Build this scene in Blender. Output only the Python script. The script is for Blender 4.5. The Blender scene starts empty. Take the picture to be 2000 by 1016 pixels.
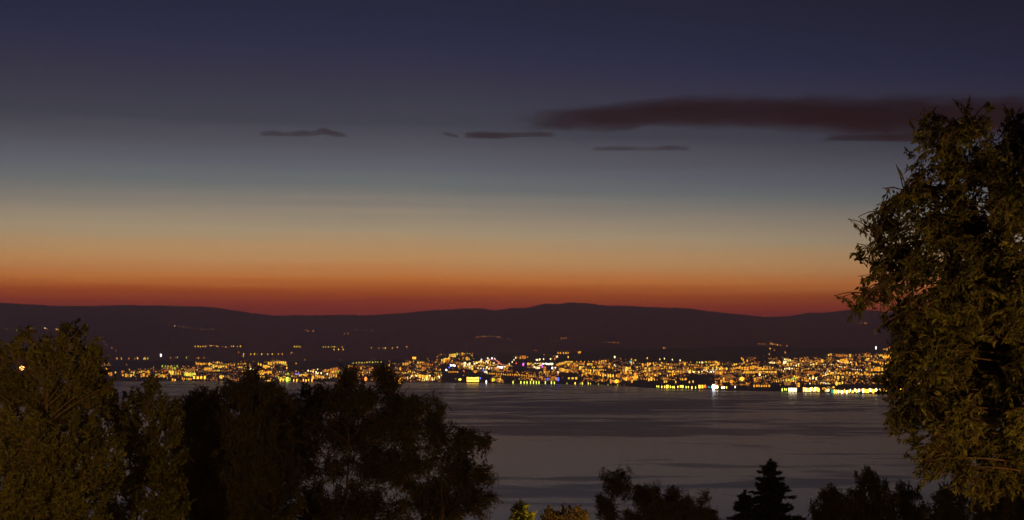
import bpy, math, random
import numpy as np
from mathutils import Vector

# ------------------------------------------------------------------ scene, camera, sky, exposure
S = bpy.context.scene
COL = S.collection
F_PX, H, HORIZON = 2747.0, 150.0, 695.0
PITCH = math.atan((HORIZON - 508.0) / F_PX)
cam_d = bpy.data.cameras.new('camera')
cam = bpy.data.objects.new('camera', cam_d)
COL.objects.link(cam)
cam.location = (0, 0, H)
cam.rotation_euler = (math.pi / 2 + PITCH, 0, 0)
cam_d.sensor_fit = 'HORIZONTAL'
cam_d.sensor_width = 36.0
cam_d.lens = 36.0 * F_PX / 2000.0
cam_d.clip_start, cam_d.clip_end = 0.5, 200000.0
S.camera = cam

S.view_settings.view_transform = 'Standard'
S.view_settings.look = 'None'
S.view_settings.exposure = 0.0
S.view_settings.gamma = 1.0
S.cycles.use_denoising = True
S.cycles.max_bounces = 6
S.cycles.diffuse_bounces = 2
S.cycles.glossy_bounces = 2
S.cycles.transmission_bounces = 3
S.cycles.transparent_max_bounces = 8
S.cycles.volume_bounces = 1
S.cycles.sample_clamp_indirect = 4.0
S.cycles.blur_glossy = 0.0


def lin(r, g, b):
    def c(v):
        v /= 255.0
        return v / 12.92 if v <= 0.04045 else ((v + 0.055) / 1.055) ** 2.4
    return (c(r), c(g), c(b), 1.0)


_cp, _sp = math.cos(PITCH), math.sin(PITCH)


def azel(px, py):
    """photograph position -> (azimuth, tangent of elevation) seen from the terrace"""
    u, v = px - 1000.0, 508.0 - py
    y = -v * _sp + F_PX * _cp
    z = v * _cp + F_PX * _sp
    return math.atan2(u, y), z / math.hypot(u, y)


def at(px, py, dist):
    """point at horizontal distance dist"""
    a, t = azel(px, py)
    return Vector((dist * math.sin(a), dist * math.cos(a), H + dist * t))


class NT:
    """tiny node helper"""
    def __init__(s, tree):
        s.t = tree
        tree.nodes.clear()

    def n(s, kind, **kw):
        nd = s.t.nodes.new(kind)
        for k, v in kw.items():
            setattr(nd, k, v)
        return nd

    def l(s, a, b):
        s.t.links.new(a, b)

    def m(s, op, a, b=None, c=None, clamp=False):
        nd = s.n('ShaderNodeMath', operation=op)
        nd.use_clamp = clamp
        for i, v in enumerate((a, b, c)):
            if v is None:
                continue
            if isinstance(v, (int, float)):
                nd.inputs[i].default_value = v
            else:
                s.l(v, nd.inputs[i])
        return nd.outputs[0]

    def rng(s, v, a, b, c=0.0, d=1.0, smooth=False):
        nd = s.n('ShaderNodeMapRange')
        if smooth:
            nd.interpolation_type = 'SMOOTHSTEP'
        s.l(v, nd.inputs[0])
        for i, x in zip((1, 2, 3, 4), (a, b, c, d)):
            nd.inputs[i].default_value = x
        return nd.outputs[0]

    def ramp(s, v, stops):
        nd = s.n('ShaderNodeValToRGB')
        e = nd.color_ramp.elements
        while len(e) < len(stops):
            e.new(0.5)
        for el, (p, c) in zip(e, stops):
            el.position = p
            el.color = c
        s.l(v, nd.inputs[0])
        return nd.outputs[0]

    def mix(s, f, a, b, blend='MIX'):
        nd = s.n('ShaderNodeMix', data_type='RGBA', blend_type=blend)
        for sock, v in ((nd.inputs[0], f), (nd.inputs[6], a), (nd.inputs[7], b)):
            if isinstance(v, (int, float)):
                sock.default_value = v
            elif isinstance(v, tuple):
                sock.default_value = v
            else:
                s.l(v, sock)
        return nd.outputs[2]


# dusk sky: colour by elevation above the horizon, warm towards the set sun, dull blue behind
world = bpy.data.worlds.new('World')
S.world = world
world.use_nodes = True
w = NT(world.node_tree)
tc = w.n('ShaderNodeTexCoord')
sep = w.n('ShaderNodeSeparateXYZ')
w.l(tc.outputs['Generated'], sep.inputs[0])
hx = w.m('SQRT', w.m('ADD', w.m('MULTIPLY', sep.outputs[0], sep.outputs[0]), w.m('MULTIPLY', sep.outputs[1], sep.outputs[1])))
tanel = w.m('DIVIDE', sep.outputs[2], w.m('MAXIMUM', hx, 0.001))
cosaz = w.m('DIVIDE', w.m('ADD', w.m('MULTIPLY', sep.outputs[0], -0.09), w.m('MULTIPLY', sep.outputs[1], 0.996)), w.m('MAXIMUM', hx, 0.001))
# faint thin layers in the air along the horizon
mp = w.n('ShaderNodeMapping')
mp.inputs['Scale'].default_value = (3.0, 3.0, 110.0)
w.l(tc.outputs['Generated'], mp.inputs[0])
nz = w.n('ShaderNodeTexNoise')
nz.inputs['Scale'].default_value = 1.6
nz.inputs['Detail'].default_value = 3.0
w.l(mp.outputs[0], nz.inputs[0])
sinaz = w.m('DIVIDE', sep.outputs[0], w.m('MAXIMUM', hx, 0.001))
tilt = w.m('MULTIPLY', tanel, w.m('MULTIPLY_ADD', w.m('MAXIMUM', w.m('ADD', sinaz, 0.07), 0.0), 0.40, 1.0))   # the glow sinks lower away from the set sun
tl = w.m('ADD', tilt, w.m('MULTIPLY', w.m('SUBTRACT', nz.outputs[0], 0.5), 0.009))
SKY = [(606, (177.0, 53.8, 33.3)), (590, (207.6, 73.2, 17.0)), (570, (233.6, 108.2, 1.6)), (545, (264.9, 159.3, 68.9)), (505, (243.4, 184.3, 119.4)), (475, (221.1, 181.6, 131.9)), (450, (198.5, 178.0, 144.0)), (400, (155.6, 148.2, 135.3)), (360, (118.6, 125.4, 125.2)), (320, (102.4, 107.2, 117.2)), (280, (86.1, 88.1, 98.7)), (240, (65.9, 70.5, 82.1)), (150, (52.6, 53.4, 72.4)), (80, (38.2, 44.6, 70.6)), (0, (32.5, 38.0, 60.3)), (-60, (29.2, 34.2, 54.3))]
TMAX = azel(1000, -60)[1]
stops = [(max(0.0, azel(1000, y)[1] / TMAX), lin(*c)) for y, c in SKY]
warm = w.ramp(w.m('DIVIDE', tl, TMAX, clamp=True), stops)
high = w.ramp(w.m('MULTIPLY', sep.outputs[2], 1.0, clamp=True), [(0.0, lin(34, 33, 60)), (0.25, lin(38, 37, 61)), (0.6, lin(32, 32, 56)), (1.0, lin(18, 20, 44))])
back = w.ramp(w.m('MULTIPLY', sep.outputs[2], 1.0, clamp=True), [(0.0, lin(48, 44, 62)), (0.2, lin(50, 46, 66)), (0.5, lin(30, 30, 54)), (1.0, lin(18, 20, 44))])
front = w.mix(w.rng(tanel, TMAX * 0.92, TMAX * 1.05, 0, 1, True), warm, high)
gain = w.rng(cosaz, 0.88, 1.0, 0.78, 1.05, True)
fr = w.n('ShaderNodeVectorMath', operation='SCALE')
w.l(front, fr.inputs[0])
w.l(gain, fr.inputs['Scale'])
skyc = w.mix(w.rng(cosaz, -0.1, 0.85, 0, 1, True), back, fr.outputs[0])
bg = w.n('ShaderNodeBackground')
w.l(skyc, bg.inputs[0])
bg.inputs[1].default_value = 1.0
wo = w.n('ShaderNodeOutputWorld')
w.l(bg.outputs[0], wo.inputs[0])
world.cycles.sampling_method = 'MANUAL'
world.cycles.sample_map_resolution = 512


# ------------------------------------------------------------------ helpers
def tag(o, label=None, cat=None, group=None, kind=None):
    for k, v in (('label', label), ('category', cat), ('group', group), ('kind', kind)):
        if v:
            o[k] = v
    return o


def empty(name, loc):
    o = bpy.data.objects.new(name, None)
    COL.objects.link(o)
    o.location = loc
    o.empty_display_size = 1.0
    return o


class MB:
    """collects shapes into one mesh"""
    def __init__(s):
        s.v, s.f, s.mi, s.n = [], [], [], 0

    def add(s, verts, faces, mi=0):
        verts = np.asarray(verts, float).reshape(-1, 3)
        faces = np.asarray(faces, int)
        s.v.append(verts)
        s.f.append(faces + s.n)
        s.mi.append(np.full(len(faces), mi))
        s.n += len(verts)

    def box(s, x0, x1, y0, y1, z0, z1, mi=0):
        v = [(x, y, z) for z in (z0, z1) for y in (y0, y1) for x in (x0, x1)]
        s.add(v, [(0, 2, 3, 1), (4, 5, 7, 6), (0, 1, 5, 4), (2, 6, 7, 3), (0, 4, 6, 2), (1, 3, 7, 5)], mi)

    def tube(s, pts, radii, sides=8, mi=0):
        P = np.asarray(pts, float)
        T = np.gradient(P, axis=0)
        T /= np.linalg.norm(T, axis=1)[:, None] + 1e-9
        ref = np.array([1.0, 0, 0]) if abs(T[0][0]) < 0.8 else np.array([0, 1.0, 0])
        A = np.cross(T, ref)
        A /= np.linalg.norm(A, axis=1)[:, None] + 1e-9
        B = np.cross(T, A)
        ang = np.linspace(0, 2 * math.pi, sides, endpoint=False)
        ring = (np.cos(ang)[None, :, None] * A[:, None] + np.sin(ang)[None, :, None] * B[:, None]) * np.asarray(radii)[:, None, None]
        V = (P[:, None] + ring).reshape(-1, 3)
        F = []
        n = len(P)
        for i in range(n - 1):
            for j in range(sides):
                k = (j + 1) % sides
                F.append((i * sides + j, i * sides + k, (i + 1) * sides + k, (i + 1) * sides + j))
        s.add(V, F, mi)

    def mesh(s, name, mats, smooth=False):
        me = bpy.data.meshes.new(name)
        V = np.concatenate(s.v)
        sizes = np.concatenate([np.full(len(f), f.shape[1]) for f in s.f])
        idx = np.concatenate([f.ravel() for f in s.f])
        me.vertices.add(len(V))
        me.vertices.foreach_set('co', V.ravel().astype(np.float32))
        me.loops.add(len(idx))
        me.loops.foreach_set('vertex_index', idx.astype(np.int32))
        me.polygons.add(len(sizes))
        st = np.concatenate([[0], np.cumsum(sizes)[:-1]])
        me.polygons.foreach_set('loop_start', st.astype(np.int32))
        me.polygons.foreach_set('material_index', np.concatenate(s.mi).astype(np.int32))
        for m in mats:
            me.materials.append(m)
        me.update(calc_edges=True)
        me.validate()
        me.polygons.foreach_set('use_smooth', np.full(len(me.polygons), bool(smooth)))
        return me

    def obj(s, name, mats, parent=None, smooth=False, loc=None):
        o = bpy.data.objects.new(name, s.mesh(name, mats if isinstance(mats, (list, tuple)) else [mats], smooth))
        COL.objects.link(o)
        if parent is not None:
            o.parent = parent
        if loc is not None:
            o.location = loc
        return o


def mat(name):
    m = bpy.data.materials.new(name)
    m.use_nodes = True
    return m, NT(m.node_tree)


def out(t, sh, sock='Surface'):
    o = t.n('ShaderNodeOutputMaterial')
    t.l(sh, o.inputs[sock])
    return o


def plain(name, c0, c1, scale, rough=0.9, bump=0.0, coord='Object'):
    m, t = mat(name)
    tcn = t.n('ShaderNodeTexCoord')
    no = t.n('ShaderNodeTexNoise')
    no.inputs['Scale'].default_value = scale
    no.inputs['Detail'].default_value = 6.0
    t.l(tcn.outputs[coord], no.inputs[0])
    p = t.n('ShaderNodeBsdfPrincipled')
    t.l(t.ramp(no.outputs[0], [(0.32, c0), (0.68, c1)]), p.inputs['Base Color'])
    p.inputs['Roughness'].default_value = rough
    p.inputs['Specular IOR Level'].default_value = 0.2
    if bump:
        b = t.n('ShaderNodeBump')
        b.inputs['Strength'].default_value = bump
        t.l(no.outputs[0], b.inputs['Height'])
        t.l(b.outputs[0], p.inputs['Normal'])
    out(t, p.outputs[0])
    return m


def glow(name, rgb, strength, sample=False):
    m, t = mat(name)
    e = t.n('ShaderNodeEmission')
    e.inputs[0].default_value = (*rgb, 1)
    e.inputs[1].default_value = strength
    out(t, e.outputs[0])
    m.cycles.emission_sampling = 'FRONT' if sample else 'NONE'
    return m


_rs = np.random.RandomState(5)
_lat = _rs.rand(64, 64)


def vnoise(x, y):
    x, y = np.asarray(x, float), np.asarray(y, float)
    xi, yi = np.floor(x).astype(int), np.floor(y).astype(int)
    fx, fy = x - xi, y - yi
    fx, fy = fx * fx * (3 - 2 * fx), fy * fy * (3 - 2 * fy)
    g = lambda a, b: _lat[a % 64, b % 64]
    return (g(xi, yi) * (1 - fx) + g(xi + 1, yi) * fx) * (1 - fy) + (g(xi, yi + 1) * (1 - fx) + g(xi + 1, yi + 1) * fx) * fy


def fbm(x, y, o=4):
    s, a = 0.0, 0.5
    for k in range(o):
        s = s + a * (vnoise(x * 2 ** k + 17 * k, y * 2 ** k + 5 * k) - 0.5)
        a *= 0.5
    return s


# ------------------------------------------------------------------ large structure: lake, far shore, hills, near slope
RIDGE = [(-900, 578), (-500, 582), (-200, 586), (0, 591), (60, 595), (130, 598), (180, 598), (240, 596), (320, 597), (400, 599), (450, 605), (500, 613),
         (540, 616), (600, 616), (660, 615), (720, 616), (780, 612), (850, 606), (885, 604), (905, 602.5), (945, 603), (960, 606.5), (985, 605), (1000, 602), (1030, 601.5), (1050, 596), (1068, 592.5), (1095, 594), (1115, 591), (1150, 592.5), (1190, 598), (1210, 597),
         (1255, 599.5), (1310, 601), (1340, 602), (1370, 606), (1430, 613), (1490, 619), (1540, 618), (1575, 611), (1610, 611), (1660, 605),
         (1700, 607), (1800, 612), (1900, 605), (2000, 600), (2300, 590), (2900, 600)]
FOOT = [(-900, 706), (200, 705), (550, 706), (760, 703), (860, 696), (950, 692), (1050, 691), (1120, 687), (1200, 684), (1300, 682), (1500, 676),
        (1600, 681), (1700, 680), (1760, 675), (2000, 672), (2900, 668)]
SHORE = [(-900, 742), (200, 744.5), (450, 744.5), (540, 745), (850, 747), (1000, 749.5), (1150, 751), (1230, 755), (1300, 760), (1400, 762),
         (1500, 764.5), (1600, 767), (1750, 771), (1900, 775), (2300, 781), (2900, 790)]


def table(pts):
    q = [azel(*p) for p in pts]
    return np.array([a for a, _ in q]), np.array([t for _, t in q])


TR, TF, TS = table(RIDGE), table(FOOT), table(SHORE)
R_FOOT, R_VALLEY, R_RIDGE = 11500.0, 15500.0, 23000.0
tes = lambda a: np.interp(a, *TS)
tef = lambda a: np.interp(a, *TF)
ter = lambda a: np.interp(a, *TR)
shore_r = lambda a: -H / tes(a)


def place(px, py):
    """ground point under a photograph position on the far shore or the hills"""
    a, te = azel(px, py)
    D = shore_r(a)
    if te <= tes(a):
        r, te = D + 4, tes(a)
    elif te < tef(a):
        t = (te - tes(a)) / (tef(a) - tes(a))
        r = D + t * (R_FOOT - D)
    else:
        t = min(1.0, (te - tef(a)) / (ter(a) - tef(a)))
        r = R_VALLEY + t * (R_RIDGE - R_VALLEY)
    return Vector((r * math.sin(a), r * math.cos(a), H + r * te)), r


def polar(az, rows):
    """rows: list of (r array, z array) over az -> verts, faces"""
    V = [np.stack([r * np.sin(az), r * np.cos(az), z], 1) for r, z in rows]
    n = len(az)
    V = np.concatenate(V)
    i, j = np.meshgrid(np.arange(len(rows) - 1), np.arange(n - 1), indexing='ij')
    a = (i * n + j).ravel()
    return V, np.stack([a, a + 1, a + n + 1, a + n], 1)


AZ = np.linspace(math.radians(-40), math.radians(40), 900)
rows = [(shore_r(AZ) - 60, np.full_like(AZ, -3.0)), (shore_r(AZ), np.full_like(AZ, 0.6))]
for t in np.linspace(0.004, 1, 70):
    D = shore_r(AZ)
    r = D + t * (R_FOOT - D)
    te = tes(AZ) + t * (tef(AZ) - tes(AZ))
    z = H + r * te + 1.0 - 2.0 * abs(t - 0.5)
    if t > 0.985:
        z = z + 26 * (fbm(AZ * 160, r / 900) + 0.1 * vnoise(AZ * 3000, r / 50))
    rows.append((r, z))
rows += [(R_FOOT + 150 + 0 * AZ, rows[-1][1] - 8), (R_FOOT + 700 + 0 * AZ, rows[-1][1] - 60), (R_FOOT + 1600 + 0 * AZ, rows[-1][1] - 120)]
mb = MB()
mb.add(*polar(AZ, rows))
forest = plain('dark_wooded_slope', (0.016, 0.022, 0.012, 1), (0.045, 0.05, 0.03, 1), 0.004, 0.95)
shore_ob = tag(mb.obj('far_shore', forest, smooth=True), 'dark wooded far shore carrying the lit town above the lake', 'shore', kind='structure')

rows = []
for t in np.concatenate([np.linspace(0, 0.92, 40), np.linspace(0.93, 1, 16)]):
    r = R_VALLEY + t * (R_RIDGE - R_VALLEY) + 0 * AZ
    te = tef(AZ) + (ter(AZ) - tef(AZ)) * t
    z = H + r * te + 60 * math.sin(math.pi * t) * fbm(AZ * 60, r / 1800) + 34 * max(0, t - 0.6) * fbm(AZ * 420, r / 500)
    if t > 0.97:
        z = z + 9 * (vnoise(AZ * 2600, r / 60) - 0.5) + 16 * (vnoise(AZ * 700, r / 90) - 0.5)
    rows.append((r, z))
rows = [(rows[0][0] - 900, rows[0][1] - 160)] + rows + [(rows[-1][0] + 700, rows[-1][1] - 60), (rows[-1][0] + 6000, rows[-1][1] * 0 + 20)]
mb = MB()
mb.add(*polar(AZ, rows))
hillm = plain('far_hill_woods', (0.018, 0.024, 0.014, 1), (0.05, 0.052, 0.034, 1), 0.0016, 0.95)
tag(mb.obj('hills', hillm, smooth=True), 'long rounded wooded ridge against the red afterglow', 'hills', kind='structure')

# lake
m, t = mat('lake_water')
tcn = t.n('ShaderNodeTexCoord')


def wnoise(sx, sy, scale, detail, dist):
    mpn = t.n('ShaderNodeMapping')
    mpn.inputs['Scale'].default_value = (sx, sy, 1)
    t.l(tcn.outputs['Object'], mpn.inputs[0])
    n_ = t.n('ShaderNodeTexNoise')
    n_.inputs['Scale'].default_value = scale
    n_.inputs['Detail'].default_value = detail
    n_.inputs['Distortion'].default_value = dist
    t.l(mpn.outputs[0], n_.inputs[0])
    return n_.outputs[0]


pw = t.n('ShaderNodeBsdfPrincipled')
big = wnoise(1 / 1500, 1 / 900, 1.0, 3.0, 0.8)
mid = wnoise(1 / 640, 1 / 420, 1.0, 5.0, 2.2)
fine = wnoise(1 / 330, 1 / 150, 1.0, 5.0, 1.6)
tot = t.m('ADD', t.m('ADD', t.m('MULTIPLY', big, 0.22), t.m('MULTIPLY', mid, 0.40)), t.m('MULTIPLY', fine, 0.38))
sp = t.n('ShaderNodeSeparateXYZ')
t.l(tcn.outputs['Object'], sp.inputs[0])
# broad areas ruffled by the wind: (x, y, half length, half width, amount)
for px, py, wx, wy, amt in ((1050, 800, 560, 1300, 0.075), (1330, 848, 420, 200, 0.08), (1000, 838, 300, 150, 0.05), (960, 962, 300, 130, 0.08), (700, 775, 900, 1300, 0.05), (1500, 790, 700, 900, 0.03), (1020, 888, 330, 75, 0.085), (1400, 908, 330, 60, 0.08), (1180, 934, 240, 45, 0.075), (1600, 884, 260, 70, 0.07), (1650, 838, 330, 150, 0.06), (980, 822, 420, 110, -0.08), (1200, 812, 480, 130, -0.07), (1500, 815, 600, 120, -0.06), (1150, 900, 420, 420, -0.07), (1600, 870, 480, 420, -0.05)):
    a_, te_ = azel(px, py)
    q = -H / te_
    ex = t.m('DIVIDE', t.m('SUBTRACT', sp.outputs[0], q * math.sin(a_)), float(wx))
    ey = t.m('DIVIDE', t.m('SUBTRACT', sp.outputs[1], q * math.cos(a_)), float(wy))
    g_ = t.m('SUBTRACT', 1.0, t.m('ADD', t.m('MULTIPLY', ex, ex), t.m('MULTIPLY', ey, ey)), clamp=True)
    tot = t.m('ADD', tot, t.m('MULTIPLY', g_, amt))
ruffle = t.rng(tot, 0.495, 0.58, 0, 1, True)
pw.inputs['Base Color'].default_value = (0.010, 0.014, 0.022, 1)
pw.inputs['IOR'].default_value = 2.8
pw.inputs['Specular Tint'].default_value = (0.66, 0.84, 1.0, 1)
t.l(t.rng(ruffle, 0, 1, 0.26, 0.47), pw.inputs['Roughness'])
gl = t.n('ShaderNodeBsdfGlossy')
gl.inputs['Color'].default_value = (0.45, 0.52, 0.62, 1)
gl.inputs['Roughness'].default_value = 0.11
mxs = t.n('ShaderNodeMixShader')
mxs.inputs[0].default_value = 0.17
t.l(pw.outputs[0], mxs.inputs[1])
t.l(gl.outputs[0], mxs.inputs[2])
out(t, mxs.outputs[0])
water_m = m
mb = MB()
mb.add([(-16000, 200, 0), (16000, 200, 0), (16000, 13000, 0), (-16000, 13000, 0)], [(0, 1, 2, 3)])
tag(mb.obj('lake', water_m), 'still grey lake with darker wind streaks in the dusk', 'lake', kind='structure')

# near hillside below the terrace
def ground_z(x, y):
    r = max(0.0, y)
    z = 148.2 - 0.10 * min(r, 12) - 0.24 * max(0, min(r, 160) - 12) - 0.33 * max(0, r - 160)
    return z + 0.0 * x


xs = np.linspace(-160, 160, 81)
ys = np.concatenate([np.linspace(-40, 200, 81), np.linspace(210, 560, 36)])
V, Fc = [], []
for y in ys:
    sc = 1 + max(0, y - 100) / 120
    for x in xs:
        V.append((x * sc, y, ground_z(x, y) + 0.5 * float(fbm(np.array(x / 14.0), np.array(y / 14.0)))))
n = len(xs)
for i in range(len(ys) - 1):
    for j in range(n - 1):
        Fc.append((i * n + j, i * n + j + 1, (i + 1) * n + j + 1, (i + 1) * n + j))
mb = MB()
mb.add(V, Fc)
grass_m = plain('meadow_grass', (0.03, 0.045, 0.015, 1), (0.07, 0.085, 0.03, 1), 0.6, 0.95, 0.3)
tag(mb.obj('hillside', grass_m, smooth=True), 'grassy near hillside falling to the lake', 'hillside', kind='structure')


# ------------------------------------------------------------------ clouds (real volumes beyond the air box)
def cloud(name, label, top, bottom, dist, depth, dens, colour, soft=0.5, noise=0.5, nscale=1.0, ends=4.0):
    tp = np.array([(p[0], p[1]) for p in top], float)
    bt = np.array([(p[0], p[1]) for p in bottom], float)
    xs_ = np.unique(np.concatenate([tp[:, 0], bt[:, 0], np.linspace(tp[0, 0], tp[-1, 0], 24)]))
    X, ZT, ZB = [], [], []
    for px in xs_:
        yt, yb = np.interp(px, *tp.T), np.interp(px, *bt.T)
        a = azel(px, yt)[0]
        X.append(dist * math.tan(a))
        sl = dist / math.cos(a)
        ZT.append(H + sl * azel(px, yt)[1])
        ZB.append(H + sl * azel(px, yb)[1])
    X, ZT, ZB = map(np.array, (X, ZT, ZB))
    cx, cz = 0.5 * (X[0] + X[-1]), float(np.mean(ZT + ZB)) / 2
    X, ZT, ZB = X - cx, ZT - cz, ZB - cz
    zc, hz = (ZT + ZB) / 2, np.maximum((ZT - ZB) / 2, 4.0)
    # closed lofted hull round the cloud
    mbn = MB()
    k = 14
    ang = np.linspace(0, 2 * math.pi, k, endpoint=False)
    V = np.concatenate([np.stack([np.full(k, x), np.cos(ang) * depth * 1.05, z + np.sin(ang) * h * 1.25], 1) for x, z, h in zip(X, zc, hz)])
    Fq = [(i * k + j, i * k + (j + 1) % k, (i + 1) * k + (j + 1) % k, (i + 1) * k + j) for i in range(len(X) - 1) for j in range(k)]
    mbn.add(V, Fq)
    nv = len(V)
    mbn.add([(X[0], 0, zc[0]), (X[-1], 0, zc[-1])], np.zeros((0, 3), int))
    mbn.f.append(np.array([(nv, (j + 1) % k, j) for j in range(k)] + [(nv + 1, nv - k + j, nv - k + (j + 1) % k) for j in range(k)]))
    mbn.mi.append(np.zeros(2 * k))
    m, t = mat(name + '_vapour')
    tcn = t.n('ShaderNodeTexCoord')
    sp = t.n('ShaderNodeSeparateXYZ')
    t.l(tcn.outputs['Object'], sp.inputs[0])
    u = t.rng(sp.outputs[0], float(X[0]), float(X[-1]))

    def curve(vals):
        lo, hi = float(vals.min()), float(vals.max()) + 1e-3
        nd = t.n('ShaderNodeFloatCurve')
        c = nd.mapping.curves[0]
        uu = (X - X[0]) / (X[-1] - X[0])
        sel = np.linspace(0, 1, 22)
        vv = np.interp(sel, uu, (vals - lo) / (hi - lo))
        while len(c.points) < len(sel):
            c.points.new(0.5, 0.5)
        for p, a_, b_ in zip(c.points, sel, vv):
            p.location = (a_, b_)
        nd.mapping.update()
        t.l(u, nd.inputs['Value'])
        return t.m('MULTIPLY_ADD', nd.outputs[0], hi - lo, lo)
    zcn, hzn = curve(zc), curve(hz)
    dz = t.m('DIVIDE', t.m('SUBTRACT', sp.outputs[2], zcn), hzn)
    dy = t.m('DIVIDE', sp.outputs[1], depth)
    du = t.m('MULTIPLY_ADD', u, 2.0, -1.0)
    d = t.m('SUBTRACT', t.m('SUBTRACT', 1.0, t.m('MULTIPLY', dz, dz)), t.m('MULTIPLY', dy, dy))
    d = t.m('MINIMUM', d, t.m('MULTIPLY', t.m('SUBTRACT', 1.0, t.m('ABSOLUTE', du)), ends))
    mpn = t.n('ShaderNodeMapping')
    mpn.inputs['Scale'].default_value = (1 / (900 * nscale), 1 / (900 * nscale), 1 / (220 * nscale))
    t.l(tcn.outputs['Object'], mpn.inputs[0])
    no = t.n('ShaderNodeTexNoise')
    no.inputs['Scale'].default_value = 1.0
    no.inputs['Detail'].default_value = 7.0
    no.inputs['Roughness'].default_value = 0.62
    no.inputs['Distortion'].default_value = 0.5
    t.l(mpn.outputs[0], no.inputs[0])
    d = t.m('MULTIPLY_ADD', t.m('SUBTRACT', no.outputs[0], 0.5), noise * 2, d)
    pv = t.n('ShaderNodeVolumePrincipled')
    pv.inputs['Color'].default_value = colour
    t.l(t.m('MULTIPLY', t.rng(d, 0.0, soft, 0, 1, True), dens), pv.inputs['Density'])
    out(t, pv.outputs[0], 'Volume')
    o = mbn.obj(name, m, loc=(cx, dist, cz))
    return tag(o, label, 'cloud')


BROWN = (0.20, 0.20, 0.07, 1)
cloud('cloud', 'long dark brown cloud bank stretching behind the top of the tall leafy tree',
      [(985, 231), (1040, 228), (1075, 223), (1120, 217), (1200, 208), (1300, 197), (1390, 192), (1500, 195), (1620, 188), (1800, 189), (2000, 189), (2300, 194), (2700, 210)],
      [(985, 236), (1040, 239), (1075, 243), (1120, 248), (1200, 251), (1300, 243), (1400, 245), (1520, 248), (1600, 259), (1700, 271), (1800, 268), (2000, 265), (2300, 252), (2700, 228)],
      30000, 1600, 0.0014, BROWN, 1.05, 0.95, 0.75, 6.0)
cloud('cloud', 'thin brown cloud sliver just below the long bank beside the tall tree',
      [(1600, 268), (1700, 263), (1760, 261), (1800, 262), (1880, 267)], [(1600, 273), (1700, 275), (1760, 278), (1800, 278), (1880, 275)], 30500, 450, 0.0026, BROWN, 0.9, 0.5, 0.5)
cloud('cloud', 'faint flat cloud streak low under the long brown bank',
      [(1150, 290), (1210, 285), (1260, 290), (1310, 284), (1355, 291)], [(1150, 294), (1210, 294), (1260, 293), (1310, 294), (1355, 294)], 31000, 380, 0.0017, BROWN, 0.9, 0.55, 0.4)
cloud('cloud', 'small dark brown wisp just left of the long bank',
      [(900, 263), (935, 257), (965, 258), (1010, 261), (1060, 259), (1090, 264)], [(900, 267), (935, 271), (965, 271), (1010, 267), (1060, 266), (1090, 266)], 31000, 420, 0.0024, BROWN, 0.8, 0.7, 0.35)
cloud('cloud', 'tiny grey cloud puff alone in the sky',
      [(862, 259), (874, 256), (886, 260), (898, 266)], [(862, 262), (874, 267), (886, 270), (898, 269)], 31000, 160, 0.0024, BROWN, 0.9, 0.6, 0.25)
cloud('cloud', 'small ragged grey wisp farthest from the long bank',
      [(500, 261), (535, 255), (560, 260), (590, 254), (612, 257), (632, 248), (650, 255), (685, 264)], [(500, 265), (535, 266), (560, 265), (590, 267), (612, 265), (632, 264), (650, 267), (685, 267)],
      31000, 420, 0.0017, BROWN, 0.9, 0.75, 0.35)
# ------------------------------------------------------------------ trees on the near slope
def leaf_material(name, dark, light, trans):
    m, t = mat(name)
    g = t.n('ShaderNodeNewGeometry')
    tcn = t.n('ShaderNodeTexCoord')
    no = t.n('ShaderNodeTexNoise')
    no.inputs['Scale'].default_value = 0.9
    no.inputs['Detail'].default_value = 3.0
    t.l(tcn.outputs['Object'], no.inputs[0])
    f = t.m('ADD', t.m('MULTIPLY', g.outputs['Random Per Island'], 0.55), t.m('MULTIPLY', t.rng(no.outputs[0], 0.3, 0.7), 0.45))
    c = t.ramp(f, [(0.15, tuple(0.75 * x for x in dark[:3]) + (1,)), (0.55, light), (0.95, tuple(min(1, 1.7 * x) for x in light[:3]) + (1,))])
    p = t.n('ShaderNodeBsdfPrincipled')
    t.l(c, p.inputs['Base Color'])
    p.inputs['Roughness'].default_value = 0.55
    p.inputs['Specular IOR Level'].default_value = 0.3
    tr = t.n('ShaderNodeBsdfTranslucent')
    t.l(c, tr.inputs[0])
    mx = t.n('ShaderNodeMixShader')
    mx.inputs[0].default_value = trans
    t.l(p.outputs[0], mx.inputs[1])
    t.l(tr.outputs[0], mx.inputs[2])
    out(t, mx.outputs[0])
    return m


BARK = plain('bark', (0.05, 0.035, 0.024, 1), (0.13, 0.10, 0.07, 1), 9.0, 0.9, 0.4)
LEAF = leaf_material('broad_leaf', (0.035, 0.041, 0.011, 1), (0.09, 0.10, 0.022, 1), 0.3)
DARK_LEAF = leaf_material('dark_leaf', (0.028, 0.031, 0.011, 1), (0.065, 0.067, 0.02, 1), 0.25)
LIME_LEAF = leaf_material('lime_needles', (0.12, 0.16, 0.02, 1), (0.2, 0.26, 0.03, 1), 0.3)
RUSSET_LEAF = leaf_material('russet_leaf', (0.06, 0.05, 0.015, 1), (0.13, 0.11, 0.03, 1), 0.3)
NEEDLE = leaf_material('needles', (0.014, 0.022, 0.010, 1), (0.03, 0.042, 0.018, 1), 0.1)


DENSE = 5.5


def unit(v):
    return v / (np.linalg.norm(v, axis=-1, keepdims=True) + 1e-9)


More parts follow.
